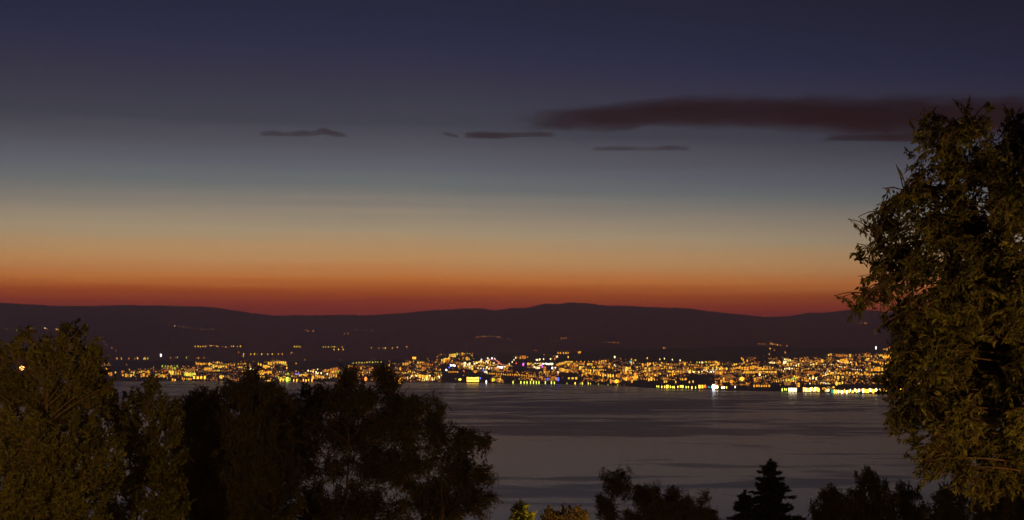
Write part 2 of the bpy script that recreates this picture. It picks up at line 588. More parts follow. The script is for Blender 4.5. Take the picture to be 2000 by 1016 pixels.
def leaves(mb, P, D, L, W, rs, mi=0):
    """pointed folded leaves: base P, direction D"""
    n = len(P)
    R = unit(rs.normal(size=(n, 3)))
    Sd = unit(np.cross(D, R))
    N = np.cross(Sd, D)
    L = L[:, None]
    W = W[:, None]
    m_ = P + D * L * 0.45 + N * W * 0.22
    V = np.stack([P, m_ + Sd * W * 0.5, P + D * L - N * L * 0.12, m_ - Sd * W * 0.5], 1).reshape(-1, 3)
    k = np.arange(n) * 4
    mb.add(V, np.concatenate([np.stack([k, k + 1, k + 2], 1), np.stack([k, k + 2, k + 3], 1)]), mi)


def thin_tubes(mb, A, B, C, r0, r1):
    """many three-sided twigs through A (start), B (middle), C (end)"""
    n = len(A)
    T = unit(C - A)
    S1 = unit(np.cross(T, np.array([0.31, 0.2, 0.93])))
    S2 = np.cross(T, S1)
    rings = []
    for P, r in ((A, r0), (B, 0.6 * r0 + 0.4 * r1), (C, r1)):
        for a in (0, 2.094, 4.189):
            rings.append(P + (math.cos(a) * S1 + math.sin(a) * S2) * r)
    V = np.stack(rings, 1).reshape(-1, 3)
    k = np.arange(n)[:, None] * 9
    F = []
    for b in (0, 3):
        for j in range(3):
            F.append(k + np.array([b + j, b + (j + 1) % 3, b + 3 + (j + 1) % 3, b + 3 + j]))
    mb.add(V, np.concatenate(F))


def bez(a, b, c, n=7):
    t_ = np.linspace(0, 1, n)[:, None]
    return (1 - t_) ** 2 * a + 2 * t_ * (1 - t_) * b + t_ ** 2 * c


def tree(name, label, cat, dist, trunk_px, clumps, seed, leaf=0.16, aspect=0.45, twig=0.7, up=0.3, droop=0.4, fill=1.0, per=12,
         spread=0.9, group=None, lmat=None, trunk_r=0.2, depth=1.0, split=0.55, holes=None, jitter=0.5, lean=0.0, swell=1.12, limb=0.2, tuft=0.34):
    """clumps: (px, py, rx, ry[, density]) leafy masses as seen from the terrace; each gets its own depth, limb, twigs and leaves"""
    rs = np.random.RandomState(seed)
    k = dist / F_PX
    cen = np.array([tuple(at(c[0], c[1], dist)) for c in clumps])
    tx, ty = at(trunk_px, 900, dist)[0], at(trunk_px, 900, dist)[1]
    gz = ground_z(tx, ty)
    base = np.array([tx, ty, gz])
    wid = max(1.0, (cen[:, 0].max() - cen[:, 0].min()) * 0.5 + 0.6)
    # depth of each mass: round crown
    for i in range(len(cen)):
        off = (cen[i, 0] - tx) / wid
        room = wid * depth * math.sqrt(max(0.05, 1 - min(0.95, off * off)))
        cen[i, 1] += rs.uniform(-0.75, 0.75) * room
        cen[i, 2] = H + (cen[i, 2] - H) * np.hypot(cen[i, 0], cen[i, 1]) / dist
        cen[i, 0] *= np.hypot(cen[i, 0], cen[i, 1]) / dist
    root = empty(name, tuple(base))
    tag(root, label, cat, group)
    wood, crown = MB(), MB()
    top = cen[:, 2].max()
    zs = np.linspace(0, 1, 9)
    hgt = (top - gz)
    wob = np.cumsum(rs.normal(0, 0.06, size=(9, 2)), 0) * 1.2
    TP = np.stack([wob[:, 0] + lean * zs ** 2, wob[:, 1], zs * hgt * 0.9 - 0.3], 1)
    wood.tube(TP, trunk_r * (1 - 0.88 * zs) * np.where(zs == 0, 1.35, 1.0), 10)
    tip = lambda z: np.array([np.interp(z, TP[:, 2], TP[:, q]) for q in range(3)])
    for c, P0 in zip(clumps, cen):
        dens = c[4] if len(c) > 4 else 1.0
        P = P0 - base
        kk = k * np.hypot(P0[0], P0[1]) / dist
        rad = np.array([c[2], 0.85 * (c[2] + c[3]) / 2, c[3]]) * kk * swell
        z0 = max(hgt * 0.18, min(P[2] - rad[2] * 0.5 - split * math.hypot(P[0], P[1]), hgt * 0.86))
        a = tip(z0)
        mid = (a + P) / 2 + np.array([0, 0, 0.12 * np.linalg.norm(P - a)])
        lb = bez(a, mid, P)
        rr = trunk_r * (1 - 0.8 * z0 / hgt) * limb
        wood.tube(lb, np.linspace(max(0.025, rr), 0.014, len(lb)), 6)
        area = math.pi * c[2] * c[3] * kk * kk
        ntw = max(5, int(fill * dens * area / (per * leaf * leaf * aspect * 0.5) * DENSE))
        ntf = max(5, int(1.25 * area / (math.pi * tuft * tuft) * 2.7))
        ut = unit(rs.normal(size=(ntf, 3)))
        tc_ = P + ut * rad * (rs.uniform(0.03, 1, size=(ntf, 1)) ** 0.4) * (1 + jitter * 0.3 * rs.normal(size=(ntf, 1)))
        sz_ = rs.uniform(0.6, 1.3, size=ntf)
        which = rs.choice(ntf, size=ntw, p=sz_ ** 2 / (sz_ ** 2).sum())
        u = unit(ut[which] * 0.8 + rs.normal(size=(ntw, 3)) * 0.6)
        e = tc_[which] + unit(rs.normal(size=(ntw, 3))) * (rs.uniform(0, 1, size=(ntw, 1)) ** 0.5) * tuft * sz_[which][:, None] * np.array([0.8, 0.8, 0.8 + 0.5 * abs(up) + 0.5 * max(0, droop)])
        outd = unit(unit(e - np.array([0, 0, P[2] * 0.85])) * 0.5 + u * 0.6 + np.array([0, 0, up]) + rs.normal(size=(ntw, 3)) * 0.45)
        tl_ = twig * rs.uniform(0.6, 1.3, size=(ntw, 1))
        s0 = e - outd * tl_
        e = e - np.array([0, 0, 1.0]) * droop * tl_ * 0.35
        md = (s0 + e) / 2 + np.array([0, 0, 1]) * droop * tl_ * 0.18
        thin_tubes(wood, s0, md, e, 0.009, 0.004)
        pick = np.arange(ntw)[:: max(1, ntw // 26)]
        thin_tubes(wood, np.repeat(P[None], len(pick), 0) + 0 * s0[pick], (P + s0[pick]) / 2 + np.array([0, 0, 0.05]), s0[pick], 0.018, 0.009)
        tt = np.linspace(0.12, 1.0, per)[None, :, None] + rs.uniform(-0.04, 0.04, size=(ntw, per, 1))
        Q = (1 - tt) ** 2 * s0[:, None] + 2 * tt * (1 - tt) * md[:, None] + tt ** 2 * e[:, None]
        D = unit(unit(e - s0)[:, None] * 0.9 + rs.normal(size=(ntw, per, 3)) * spread * 0.55 - np.array([0, 0, 1.0]) * droop)
        Q = Q.reshape(-1, 3)
        D = D.reshape(-1, 3)
        L = leaf * rs.uniform(0.6, 1.25, size=len(Q))
        if holes:
            W3 = Q + base
            keep = np.ones(len(Q), bool)
            for hx_, hy_, hr in holes:
                d_ = np.array(at(hx_, hy_, 1.0)) - np.array([0, 0, H])
                proj = np.hypot(W3[:, 0], W3[:, 1])[:, None] * d_ + np.array([0, 0, H])
                keep &= np.linalg.norm(W3 - proj, axis=1) > hr * kk
            Q, D, L = Q[keep], D[keep], L[keep]
        leaves(crown, Q, D, L, L * aspect * rs.uniform(0.8, 1.2, size=len(L)), rs)
    wood.obj('trunk', BARK, root)
    print(label[:30], crown.n // 4)
    crown.obj('crown', lmat or LEAF, root)
    return root


def conifer(name, label, cat, dist, px, top_py, half_px, span_px, seed, lmat, group=None, drooping=0.35, ragged=0.35, needle=0.12, gap=1.0):
    """spruce: straight trunk, whorls of drooping boughs with needle sprays; half_px = half width span_px below the tip"""
    rs = np.random.RandomState(seed)
    T = at(px, top_py, dist)
    gz = ground_z(T[0], T[1])
    k = dist / F_PX
    hgt = T[2] - gz
    root = tag(empty(name, (T[0], T[1], gz)), label, cat, group)
    wood, crown = MB(), MB()
    wood.tube([(0, 0, -0.3), (0, 0, hgt * 0.5), (0.03, 0, hgt)], [0.16 + hgt * 0.008, 0.1 + hgt * 0.003, 0.015], 8)
    slope = half_px / span_px
    A, B, C, QP, QD = [], [], [], [], []
    z = hgt - 0.25
    while z > hgt * 0.12:
        d = hgt - z
        r = min(slope * d + 0.12, hgt * 0.2)
        nb = 6 if d < hgt * 0.5 else 5
        a0 = rs.uniform(0, 6.28)
        for j in range(nb):
            a = a0 + j * 6.283 / nb + rs.normal(0, 0.2)
            ln = r * rs.uniform(1 - ragged, 1 + ragged * 0.6)
            dirn = np.array([math.cos(a), math.sin(a), 0])
            up_ = 0.5 if d < 1.2 else 0.12
            s = np.array([0, 0, z])
            e = s + dirn * ln + np.array([0, 0, ln * (up_ - drooping) + 0.12 * ln])
            mdd = s + dirn * ln * 0.5 + np.array([0, 0, ln * (up_ * 0.5 - drooping * 0.62)])
            A.append(s); B.append(mdd); C.append(e)
            nn = int(14 + ln * 95)
            tt = rs.uniform(0.1, 1.0, size=(nn, 1))
            q = (1 - tt) ** 2 * s + 2 * tt * (1 - tt) * mdd + tt ** 2 * e
            sdir = np.array([-dirn[1], dirn[0], 0])
            lat = rs.uniform(-1, 1, size=(nn, 1)) * (0.10 + 0.28 * ln * (1 - tt * 0.75)) * 0.55
            q = q + sdir * lat + np.array([0, 0, 1]) * (-np.abs(lat) * 0.35 + rs.normal(0, 0.03, size=(nn, 1)))
            dd = unit(dirn * 0.7 + sdir * np.sign(lat) * 0.7 + rs.normal(size=(nn, 3)) * 0.35 - np.array([0, 0, 0.25]))
            QP.append(q); QD.append(dd)
        z -= (0.16 + 0.012 * d + rs.uniform(0, 0.05)) * gap
    A, B, C = map(np.array, (A, B, C))
    thin_tubes(wood, A, B, C, 0.022, 0.006)
    Q, D = np.concatenate(QP), np.concatenate(QD)
    extra = rs.uniform(0, 1, size=(60, 1))
    Q = np.concatenate([Q, np.array([[0, 0, hgt]]) - extra * np.array([[0, 0, 0.5]])])
    D = np.concatenate([D, unit(rs.normal(size=(60, 3)) * 0.5 + np.array([0, 0, 0.8]))])
    L = needle * rs.uniform(0.7, 1.5, size=len(Q)) * 2.0
    leaves(crown, Q, D, L, L * 0.3, rs)
    wood.obj('trunk', BARK, root)
    crown.obj('crown', lmat, root)
    return root


TALL = [(1835, 262, 48, 45), (1890, 245, 36, 30), (1995, 258, 40, 42), (2070, 300, 80, 70), (1940, 320, 85, 55), (1845, 345, 62, 55), (1765, 372, 40, 30),
        (1812, 435, 75, 52), (1718, 412, 36, 20), (1700, 446, 30, 16), (1900, 425, 90, 70), (2010, 430, 90, 80), (1758, 500, 58, 40), (1702, 490, 26, 16),
        (1855, 520, 80, 62), (1960, 540, 90, 80), (2065, 560, 80, 80), (1725, 552, 40, 24), (1688, 572, 30, 11), (1765, 612, 52, 38), (1850, 630, 80, 55),
        (1955, 655, 90, 70), (2060, 680, 80, 80), (1768, 690, 40, 40, 0.8), (1800, 765, 45, 42, 0.75), (1746, 800, 20, 30), (1875, 740, 70, 52, 0.85), (1965, 780, 80, 62),
        (2055, 800, 80, 75), (1822, 845, 38, 42), (1812, 900, 24, 28), (1900, 855, 55, 52), (1965, 880, 45, 50), (2020, 885, 55, 55), (1868, 915, 26, 28), (1935, 935, 30, 26),
        (1752, 740, 32, 44), (1770, 800, 34, 36, 0.8), (1830, 700, 70, 60), (1920, 720, 80, 60), (1850, 800, 60, 46, 0.9), (1790, 660, 46, 40), (1900, 560, 80, 60), (1990, 340, 80, 70), (2120, 420, 80, 90), (2140, 560, 80, 90), (2140, 700, 80, 90)]
tree('leafy_tree', 'tall leafy tree with drooping sprays rising past the cloud bank', 'tree', 36.0, 2050, TALL, 11, leaf=0.165, aspect=0.42, twig=0.6, up=0.05,
     droop=0.85, fill=1.0, per=13, spread=0.95, tuft=0.3, trunk_r=0.3, depth=0.75, jitter=0.5, limb=0.07, split=0.0)

LEFT = [(57, 652, 9, 17, 1.4), (132, 640, 8, 13, 1.4), (152, 648, 8, 14, 1.4), (30, 684, 9, 18, 1.3), (92, 668, 10, 13, 1.3), (180, 694, 9, 18, 1.3), (203, 724, 8, 15, 1.3), (8, 700, 10, 20, 1.2), (222, 752, 7, 14, 1.2), (66, 688, 24, 26), (128, 678, 20, 22, 0.8), (28, 726, 44, 44), (110, 715, 52, 46), (165, 712, 32, 36), (186, 752, 32, 36), (60, 800, 78, 66), (95, 765, 50, 40), (150, 815, 66, 62),
        (15, 890, 58, 78), (110, 910, 78, 68), (196, 865, 46, 58), (180, 955, 64, 56), (70, 1000, 88, 58), (-40, 780, 58, 90), (-80, 920, 78, 98), (-90, 720, 50, 60),
        (95, 960, 60, 60), (20, 980, 60, 60), (140, 1010, 60, 50), (60, 860, 60, 60), (60, 1090, 130, 70, 0.6), (190, 1060, 80, 60, 0.6)]
tree('bushy_tree', 'bushy tree of upright leaf tufts around the bright orange lamp', 'tree', 46.0, 85, LEFT, 21, leaf=0.165, aspect=0.48, twig=0.34, up=0.6, droop=-0.1, tuft=0.3,
     fill=1.0, per=12, spread=1.2, trunk_r=0.26, depth=0.9, jitter=0.7, limb=0.1, holes=[(43, 718, 16), (46, 701, 5), (79, 731, 5)])
SECOND = [(226, 790, 30, 34), (292, 785, 36, 30), (330, 815, 26, 36), (250, 855, 56, 50), (318, 880, 42, 52), (280, 945, 66, 56), (330, 980, 36, 46), (235, 1010, 56, 46),
          (345, 1010, 22, 36), (290, 1080, 80, 60, 0.6)]
tree('bushy_tree', 'lower bushy tree hugging the right side of the tufted tree with the lamp', 'tree', 50.0, 285, SECOND, 22, leaf=0.16, aspect=0.48, twig=0.34, up=0.5, droop=-0.05, tuft=0.3,
     fill=1.15, per=12, spread=1.2, trunk_r=0.2, depth=0.9, jitter=0.7)
THIRD = [(494, 748, 28, 20), (492, 724, 10, 13), (458, 768, 44, 24), (520, 772, 38, 34), (402, 782, 34, 26), (376, 800, 26, 30), (372, 870, 30, 50), (368, 950, 34, 60), (556, 800, 26, 34), (400, 838, 44, 52), (470, 838, 66, 54), (535, 838, 44, 50), (420, 925, 54, 62),
         (500, 938, 64, 62), (390, 1000, 44, 40), (556, 920, 34, 50, 0.7), (480, 1010, 84, 46), (470, 950, 66, 60), (470, 1090, 100, 60, 0.6)]
tree('dark_ash_tree', 'dark ash tree with one narrow peak between the bushy trees and the broad ash', 'tree', 58.0, 470, THIRD, 23, leaf=0.14, aspect=0.30, twig=0.6, up=0.5, droop=0.15,
     fill=1.7, per=14, spread=1.0, lmat=DARK_LEAF, trunk_r=0.2, depth=0.9, jitter=0.6)
FOURTH = [(680, 732, 24, 24), (757, 735, 20, 26), (622, 776, 46, 24), (700, 778, 54, 32), (782, 776, 30, 28), (620, 828, 54, 36), (700, 838, 64, 44), (788, 828, 48, 38),
          (584, 806, 32, 24), (572, 862, 36, 40, 0.8), (588, 900, 32, 44, 0.6), (655, 898, 30, 36, 0.4), (735, 908, 54, 44, 0.8), (600, 985, 56, 46), (705, 990, 84, 44), (800, 905, 44, 46), (660, 1080, 120, 60, 0.6)]
tree('dark_ash_tree', 'broad dark ash tree with two pointed tops and lake showing through its middle', 'tree', 62.0, 655, FOURTH, 24, leaf=0.14, aspect=0.30, twig=0.65, up=0.5, droop=0.15,
     fill=1.3, per=14, spread=1.0, lmat=DARK_LEAF, trunk_r=0.17, depth=0.8, jitter=0.7)
FIFTH = [(818, 790, 36, 26), (856, 842, 40, 34), (900, 858, 28, 30), (946, 860, 13, 15), (876, 915, 52, 40, 0.85), (936, 918, 20, 26), (850, 980, 62, 44), (925, 972, 34, 30),
         (958, 970, 12, 11), (870, 1060, 80, 50, 0.6)]
tree('dark_ash_tree', 'feathery dark ash tree with loose right edge against the lake', 'tree', 60.0, 838, FIFTH, 25, leaf=0.14, aspect=0.30, twig=0.6, up=0.35, droop=0.3,
     fill=1.3, per=14, spread=1.0, lmat=DARK_LEAF, trunk_r=0.17, depth=0.8, jitter=0.8)
tree('feathery_tree', 'feathery dark treetop between the russet shrub and the spruce', 'tree', 95.0, 1268,
     [(1203, 945, 32, 20), (1180, 985, 24, 26), (1250, 965, 34, 26), (1318, 985, 30, 30), (1212, 926, 12, 8), (1352, 990, 30, 20), (1386, 1006, 26, 14), (1330, 1005, 40, 24), (1318, 958, 12, 10), (1288, 1000, 54, 34), (1240, 1020, 60, 34), (1270, 1080, 100, 50, 0.5)],
     26, leaf=0.17, aspect=0.3, twig=0.8, up=0.45, droop=0.25, fill=1.15, per=14, spread=1.1, lmat=DARK_LEAF, trunk_r=0.16, depth=0.8, jitter=1.0, tuft=0.45, swell=1.0)
conifer('spruce_tree', 'dark pointed spruce standing alone against the lake', 'tree', 110.0, 1505, 899, 32, 62, 31, NEEDLE, drooping=0.3, ragged=0.8, needle=0.12, gap=1.05)
conifer('spruce_tree', 'smaller dark spruce half hidden to the left of the pointed spruce', 'tree', 106.0, 1455, 962, 36, 56, 32, NEEDLE, drooping=0.6, ragged=0.65, needle=0.12, gap=1.25)
conifer('garden_conifer', 'small bright yellow green conifer lit by a lamp at the bottom edge', 'conifer', 70.0, 1018, 980, 17, 34, 33, LIME_LEAF, drooping=0.1, ragged=0.7, needle=0.09)
tree('garden_shrub', 'rounded russet shrub just right of the yellow green conifer', 'shrub', 74.0, 1108, [(1090, 1010, 32, 14), (1120, 1008, 34, 14), (1100, 1040, 55, 30), (1110, 1090, 60, 40, 0.6)],
     34, leaf=0.14, aspect=0.5, twig=0.4, up=0.6, droop=0.1, fill=1.2, per=10, lmat=RUSSET_LEAF, trunk_r=0.12, jitter=0.5)
tree('round_tree', 'dark low tree just right of the pointed spruce', 'tree', 100.0, 1622, [(1622, 966, 24, 18), (1640, 998, 40, 32), (1596, 1002, 26, 20), (1625, 1060, 60, 50, 0.6)],
     35, leaf=0.2, aspect=0.4, twig=0.7, up=0.6, droop=0.1, fill=1.25, per=11, lmat=DARK_LEAF, trunk_r=0.18)
tree('round_tree', 'taller dark rounded tree in the middle of the row under the leafy tree', 'tree', 96.0, 1708, [(1700, 942, 28, 22), (1718, 985, 46, 38), (1676, 985, 32, 30), (1700, 1060, 80, 50, 0.6)],
     36, leaf=0.2, aspect=0.4, twig=0.7, up=0.6, droop=0.1, fill=1.3, per=11, lmat=DARK_LEAF, trunk_r=0.18)
tree('round_tree', 'slim dark tree between the tall rounded one and the leafy tree', 'tree', 98.0, 1783, [(1774, 962, 18, 17), (1788, 998, 36, 34), (1785, 1060, 50, 50, 0.6)],
     37, leaf=0.2, aspect=0.4, twig=0.7, up=0.6, droop=0.1, fill=1.25, per=11, lmat=DARK_LEAF, trunk_r=0.15)
tree('round_tree', 'dark tree under the hanging tip of the leafy tree', 'tree', 94.0, 1850, [(1848, 962, 28, 22), (1850, 1002, 42, 34), (1850, 1060, 60, 50, 0.6)],
     38, leaf=0.2, aspect=0.4, twig=0.7, up=0.6, droop=0.1, fill=1.3, per=11, lmat=DARK_LEAF, trunk_r=0.16)
tree('round_tree', 'wide dark tree in the bottom right corner below the leafy tree', 'tree', 90.0, 1960, [(1918, 978, 36, 32), (1960, 955, 40, 36), (2005, 950, 46, 46), (1975, 1010, 76, 36), (1990, 1060, 90, 50, 0.6)],
     39, leaf=0.2, aspect=0.4, twig=0.7, up=0.5, droop=0.1, fill=1.35, per=11, lmat=DARK_LEAF, trunk_r=0.2)
# ------------------------------------------------------------------ the lit town across the lake
CR = random.Random(77)
WALL = plain('town_wall', (0.16, 0.14, 0.12, 1), (0.26, 0.23, 0.2, 1), 0.3, 0.9)
ROOF = plain('town_roof', (0.05, 0.035, 0.03, 1), (0.09, 0.06, 0.05, 1), 0.5, 0.9)
GLOW = {'a': (1.0, 0.40, 0.025, 1.9), 'y': (1.0, 0.54, 0.06, 2.2), 'w': (1.0, 0.76, 0.36, 3.2), 'o': (1.0, 0.30, 0.03, 1.0), 'd': (0.9, 0.36, 0.08, 0.45),
        'g': (0.78, 0.85, 0.07, 1.2), 'W': (1.0, 0.93, 0.86, 4.5), 'b': (0.08, 0.12, 1.0, 3.5), 'm': (1.0, 0.15, 0.85, 2.6), 'r': (1.0, 0.06, 0.05, 2.2),
        't': (0.04, 0.7, 0.6, 1.6), 'p': (1.0, 0.34, 0.2, 1.8)}
WORD = {'a': 'amber', 'y': 'yellow', 'w': 'warm white', 'o': 'orange', 'd': 'dim', 'g': 'yellow green', 'W': 'white', 'b': 'blue', 'm': 'magenta', 'r': 'red',
        't': 'teal', 'p': 'pinkish'}
GM = {k: glow('light_' + WORD[k].replace(' ', '_'), v[:3], v[3]) for k, v in GLOW.items()}
GMS = {k: glow('shore_light_' + WORD[k].replace(' ', '_'), v[:3], v[3] * (0.6 if k == 't' else 1.6 if k in 'Wbr' else 2.8), True) for k, v in GLOW.items()}


def house_parts():
    """unit house: lit windows fill x,z in [-.5,.5] on the lake side (-y); materials 0 wall, 1 roof, 2 glow"""
    b = MB()
    b.box(-0.72, 0.72, -0.5, 0.7, -1.1, 0.62, 0)
    b.add([(-0.8, -0.6, 0.62), (0.8, -0.6, 0.62), (0.8, 0.8, 0.62), (-0.8, 0.8, 0.62), (-0.8, 0.1, 0.95), (0.8, 0.1, 0.95)], [(0, 1, 5, 4), (2, 3, 4, 5)], 1)
    b.add([(-0.8, -0.6, 0.62), (-0.8, 0.1, 0.95), (-0.8, 0.8, 0.62), (0.8, -0.6, 0.62), (0.8, 0.8, 0.62), (0.8, 0.1, 0.95)], [(0, 1, 2), (3, 4, 5)], 1)
    for x in (-0.5, 0.03):
        for z in (-0.5, 0.04):
            b.box(x, x + 0.47, -0.53, -0.5, z, z + 0.46, 2)
    b.box(-0.74, -0.72, -0.3, 0.1, -0.3, 0.3, 2)
    b.box(0.72, 0.74, -0.3, 0.1, -0.3, 0.3, 2)
    return b


def lamp_parts():
    """unit street lamp: glowing lantern about the origin on a pole"""
    b = MB()
    ang = np.linspace(0, 2 * math.pi, 8, endpoint=False)
    V = []
    for r, z in ((0.22, -0.5), (0.42, -0.25), (0.5, 0.1), (0.34, 0.4), (0.1, 0.5)):
        V += [(math.cos(a) * r, math.sin(a) * r, z) for a in ang]
    b.add(V, [(i * 8 + j, i * 8 + (j + 1) % 8, i * 8 + 8 + (j + 1) % 8, i * 8 + 8 + j) for i in range(4) for j in range(8)], 2)
    b.add([(math.cos(a) * 0.36, math.sin(a) * 0.36, 0.5) for a in ang] + [(0, 0, 0.62)], [(j, (j + 1) % 8, 8) for j in range(8)], 1)
    b.tube([(0, 0, -1.6), (0, 0, -0.45)], [0.09, 0.07], 6, 0)
    return b


UNIT = {'house': house_parts(), 'lamp': lamp_parts()}
MESHES = {}


def unit_mesh(kind, c, shore):
    key = (kind, c, shore)
    if key not in MESHES:
        MESHES[key] = UNIT[kind].mesh(('lit_house' if kind == 'house' else 'street_lamp'), [WALL, ROOF, (GMS if shore else GM)[c]])
    return MESHES[key]


LIGHTS = []     # px, py, w, h, colour, kind, place phrase, priority


def lt(px, py, w, h, c, kind, where, pri=1.0):
    LIGHTS.append((px, py, w * 0.8, h * 0.8, c, kind, where, pri))


def row(xs, y, c, w, h, where, kind='lamp', pri=3.0, jy=0.5, y1=None):
    n = len(xs)
    for i, x in enumerate(xs):
        yy = y if y1 is None else y + (y1 - y) * (i / max(1, n - 1))
        lt(x + CR.uniform(-0.5, 0.5), yy + CR.uniform(-jy, jy), w * CR.uniform(0.85, 1.15), h * CR.uniform(0.85, 1.15), c[i % len(c)], kind, where, pri)


def patch(x0, x1, y0, y1, n, cols, where, w=2.4, h=4.2, kind=None, rows_=None, slope=0.0):
    left = n
    while left > 0:
        # one stretch of street: a string of lamps or windows, or a lone light
        m_ = min(left, CR.choice([1, 1, 2, 3, 4, 5, 6]))
        left -= m_
        sx, sy = CR.uniform(x0, x1), CR.uniform(y0, y1)
        if rows_ and CR.random() < 0.5:
            sy = y0 + (y1 - y0) * (CR.randrange(rows_) + 0.5) / rows_
        step, gr, col = CR.uniform(2.8, 5.5), CR.choice([0, 0, 0.05, -0.08, 0.2, -0.25]), CR.choice(cols)
        s0 = min(2.0, math.exp(CR.gauss(-0.2, 0.42)))
        kd = kind or CR.choice(['house', 'lamp', 'lamp'])
        for q in range(m_):
            x = min(x1, sx + q * step + CR.uniform(-0.5, 0.5))
            y = min(y1, max(y0, sy + gr * q * step + CR.uniform(-0.5, 0.5)))
            s = min(2.2, s0 * math.exp(CR.gauss(0, 0.2)))
            lt(x, y, w * s * CR.uniform(0.85, 1.2), h * s * CR.uniform(0.9, 1.3), col if CR.random() < 0.75 else CR.choice(cols), kd, where, 0.4 * s)
    if n >= 40:  # added dim specks standing in for the warm light spill between the lamps
        for _ in range(int(n * 1.3)):
            lt(CR.uniform(x0, x1), CR.uniform(y0, y1), CR.uniform(1.4, 2.8), CR.uniform(1.6, 3.0), CR.choice('odooddda'), CR.choice(['lamp', 'house']), where, 0.1)


fr = lambda a, b, n: [a + (b - a) * i / (n - 1) for i in range(n)]
# hillside hamlets
row([330, 342, 350, 358, 362, 369, 374, 379], 636, 'dwoooao', 1.9, 3, 'in the high hamlet below the ridge at left', y1=642)
row([390, 394, 397, 401, 407, 415], 643, 'do', 1.7, 2.8, 'at the right end of the high hamlet below the left ridge')
row([381, 387, 392, 397, 402], 677, 'ay', 2.3, 4, 'in the even string halfway up the left hill')
row([410, 413, 418, 423, 426, 435, 441], 675, 'ayo', 2.3, 4, 'in the bunched middle of the string halfway up the left hill', y1=678)
row([452, 456, 464, 470], 677, 'ay', 2.5, 4, 'at the right end of the string halfway up the left hill')
row([466, 476, 475], 688, 'oya', 2.6, 4.5, 'stepping down the hill above the narrow ash peak', y1=696)
row([203, 207, 218, 226], 668, 'odod', 2, 3.4, 'alone on the hillside right of the tufted tree', y1=685)
row([228, 237, 252, 263, 269, 281, 283, 288], 700.5, 'aaodyyyg', 2.5, 5, 'in the short string over the left end of the town')
row([333, 342, 346, 364, 384, 388, 398], 699, 'odygda', 2.2, 4, 'sprinkled on the slope right of the bright white lamp')
row([490, 497, 503, 511, 523, 532, 544, 551], 692, 'aydyayaa', 2.3, 4, 'in the string behind the narrow ash peak')
row([567, 570], 690, 'da', 2.3, 4, 'in the pair on the bare hillside', y1=689)
row([575, 578, 582, 586], 677, 'yaga', 2.2, 3.6, 'in the small knot above the bare hillside')
row([597, 600, 603, 611], 645, 'oooa', 2.2, 3.4, 'in the lone red orange hamlet under the ridge', y1=647)
row([631, 636, 641, 648, 653, 658, 668], 678, 'gaygyda', 2.2, 3.4, 'in the string above the two ash tops')
row([652, 661, 670], 683, 'yya', 2.3, 4, 'just under the string above the two ash tops')
row([673, 680], 652, 'oo', 2.3, 3.4, 'in the pair high on the hill over the two ash tops')
row([694, 698, 711, 716, 722, 727], 644, 'dodddo', 1.8, 2.8, 'in the faint high hamlet over the two ash tops', y1=646)
row([725, 740, 748, 753], 680, 'aooy', 2.4, 4, 'beside the taller ash top on the hill')
row([766, 776, 794], 680, 'aya', 2.3, 4, 'right of the taller ash top on the hill', y1=678)
row(fr(690, 744, 11), 709, 'gy', 2.2, 3.4, 'in the level dotted road between the two ash tops', y1=707)
row(fr(931, 975, 13), 658, 'oodoaoo', 1.8, 3, 'in the orange hamlet above the town center')
row([992, 996], 662, 'dd', 2.2, 1.6, 'right beside the orange hamlet above the town center')
row([1097, 1102, 1106, 1114], 661, 'oood', 2, 3.2, 'in the four light string over the town center')
row([1085, 1076], 666, 'od', 2, 3, 'under the four light string over the town center')
row([1183, 1190, 1197, 1201, 1207], 669, 'dooooo', 2, 3.2, 'in the orange string on the upper edge of the dark foothill')
row([1296, 1299], 680, 'a', 2, 4, 'in the close pair on the foothill edge')
row([1173], 627, 'o', 2.2, 3, 'alone high on the far ridge')
row([337, 341], 599, 'do', 1.8, 1.8, 'on the crest of the left ridge')
row(fr(1482, 1494, 4), 672, 'od', 2, 2.8, 'at the left of the orange hilltop hamlet over the right town')
row([1505, 1508, 1511, 1515, 1518, 1524, 1537], 671, 'oaooaoo', 2.4, 4, 'in the orange hilltop hamlet over the right town', y1=675)
row([1504, 1513, 1534, 1503], 681, 'aoaa', 2.3, 4, 'below the orange hilltop hamlet over the right town', y1=692)
row([1630, 1659, 1675, 1680, 1684, 1690, 1693], 634, 'dooooao', 2, 3, 'on the ridge flank beside the leafy tree', y1=631)
row(fr(1764, 1810, 9), 635, 'doao', 1.8, 2.6, 'glimpsed on the ridge through the leafy tree')
row([8, 14, 24, 32], 642, 'dg', 1.7, 2.4, 'left of the tufted tree high on the hill', y1=645)
row([55, 60, 88, 92, 110, 113], 640, 'oawoya', 2, 3.2, 'glimpsed behind the top of the tufted tree', y1=644)
row([135, 175, 77, 101, 168, 174, 181], 667, 'oyggyyy', 2, 3.2, 'glimpsed through the right edge of the tufted tree', y1=687)
# left town
row([314], 694, 'W', 5, 6, 'alone on the slope above the left town', 'lamp', 9, 0)
patch(200, 300, 716, 734, 38, 'yydgaod', 'at the left end of the far shore')
patch(246, 322, 724, 737, 46, 'aaayoog', 'in the low rows at the left end of the shore', rows_=2)
row(fr(317, 346, 6), 715.5, 'g', 2.6, 5, 'in the greenish row of the left town')
patch(318, 380, 715, 732, 50, 'ggyaod', 'behind the greenish row of the left town')
patch(380, 480, 708, 727, 100, 'aayyygod', 'in the crowded left town', rows_=3)
row([384, 388, 391, 394, 399, 402, 408, 412], 711, 'a', 3, 4.5, 'in the orange row on top of the left town')
row([401, 405, 409, 412], 721, 'aay', 4.2, 6.5, 'in the bright orange clump of the left town', 'house')
row([379, 386, 393, 400], 737.5, 'a', 4, 6, 'in the big orange lights on the left waterfront', 'house')
patch(320, 480, 729, 743, 55, 'oaydg', 'along the left waterfront')
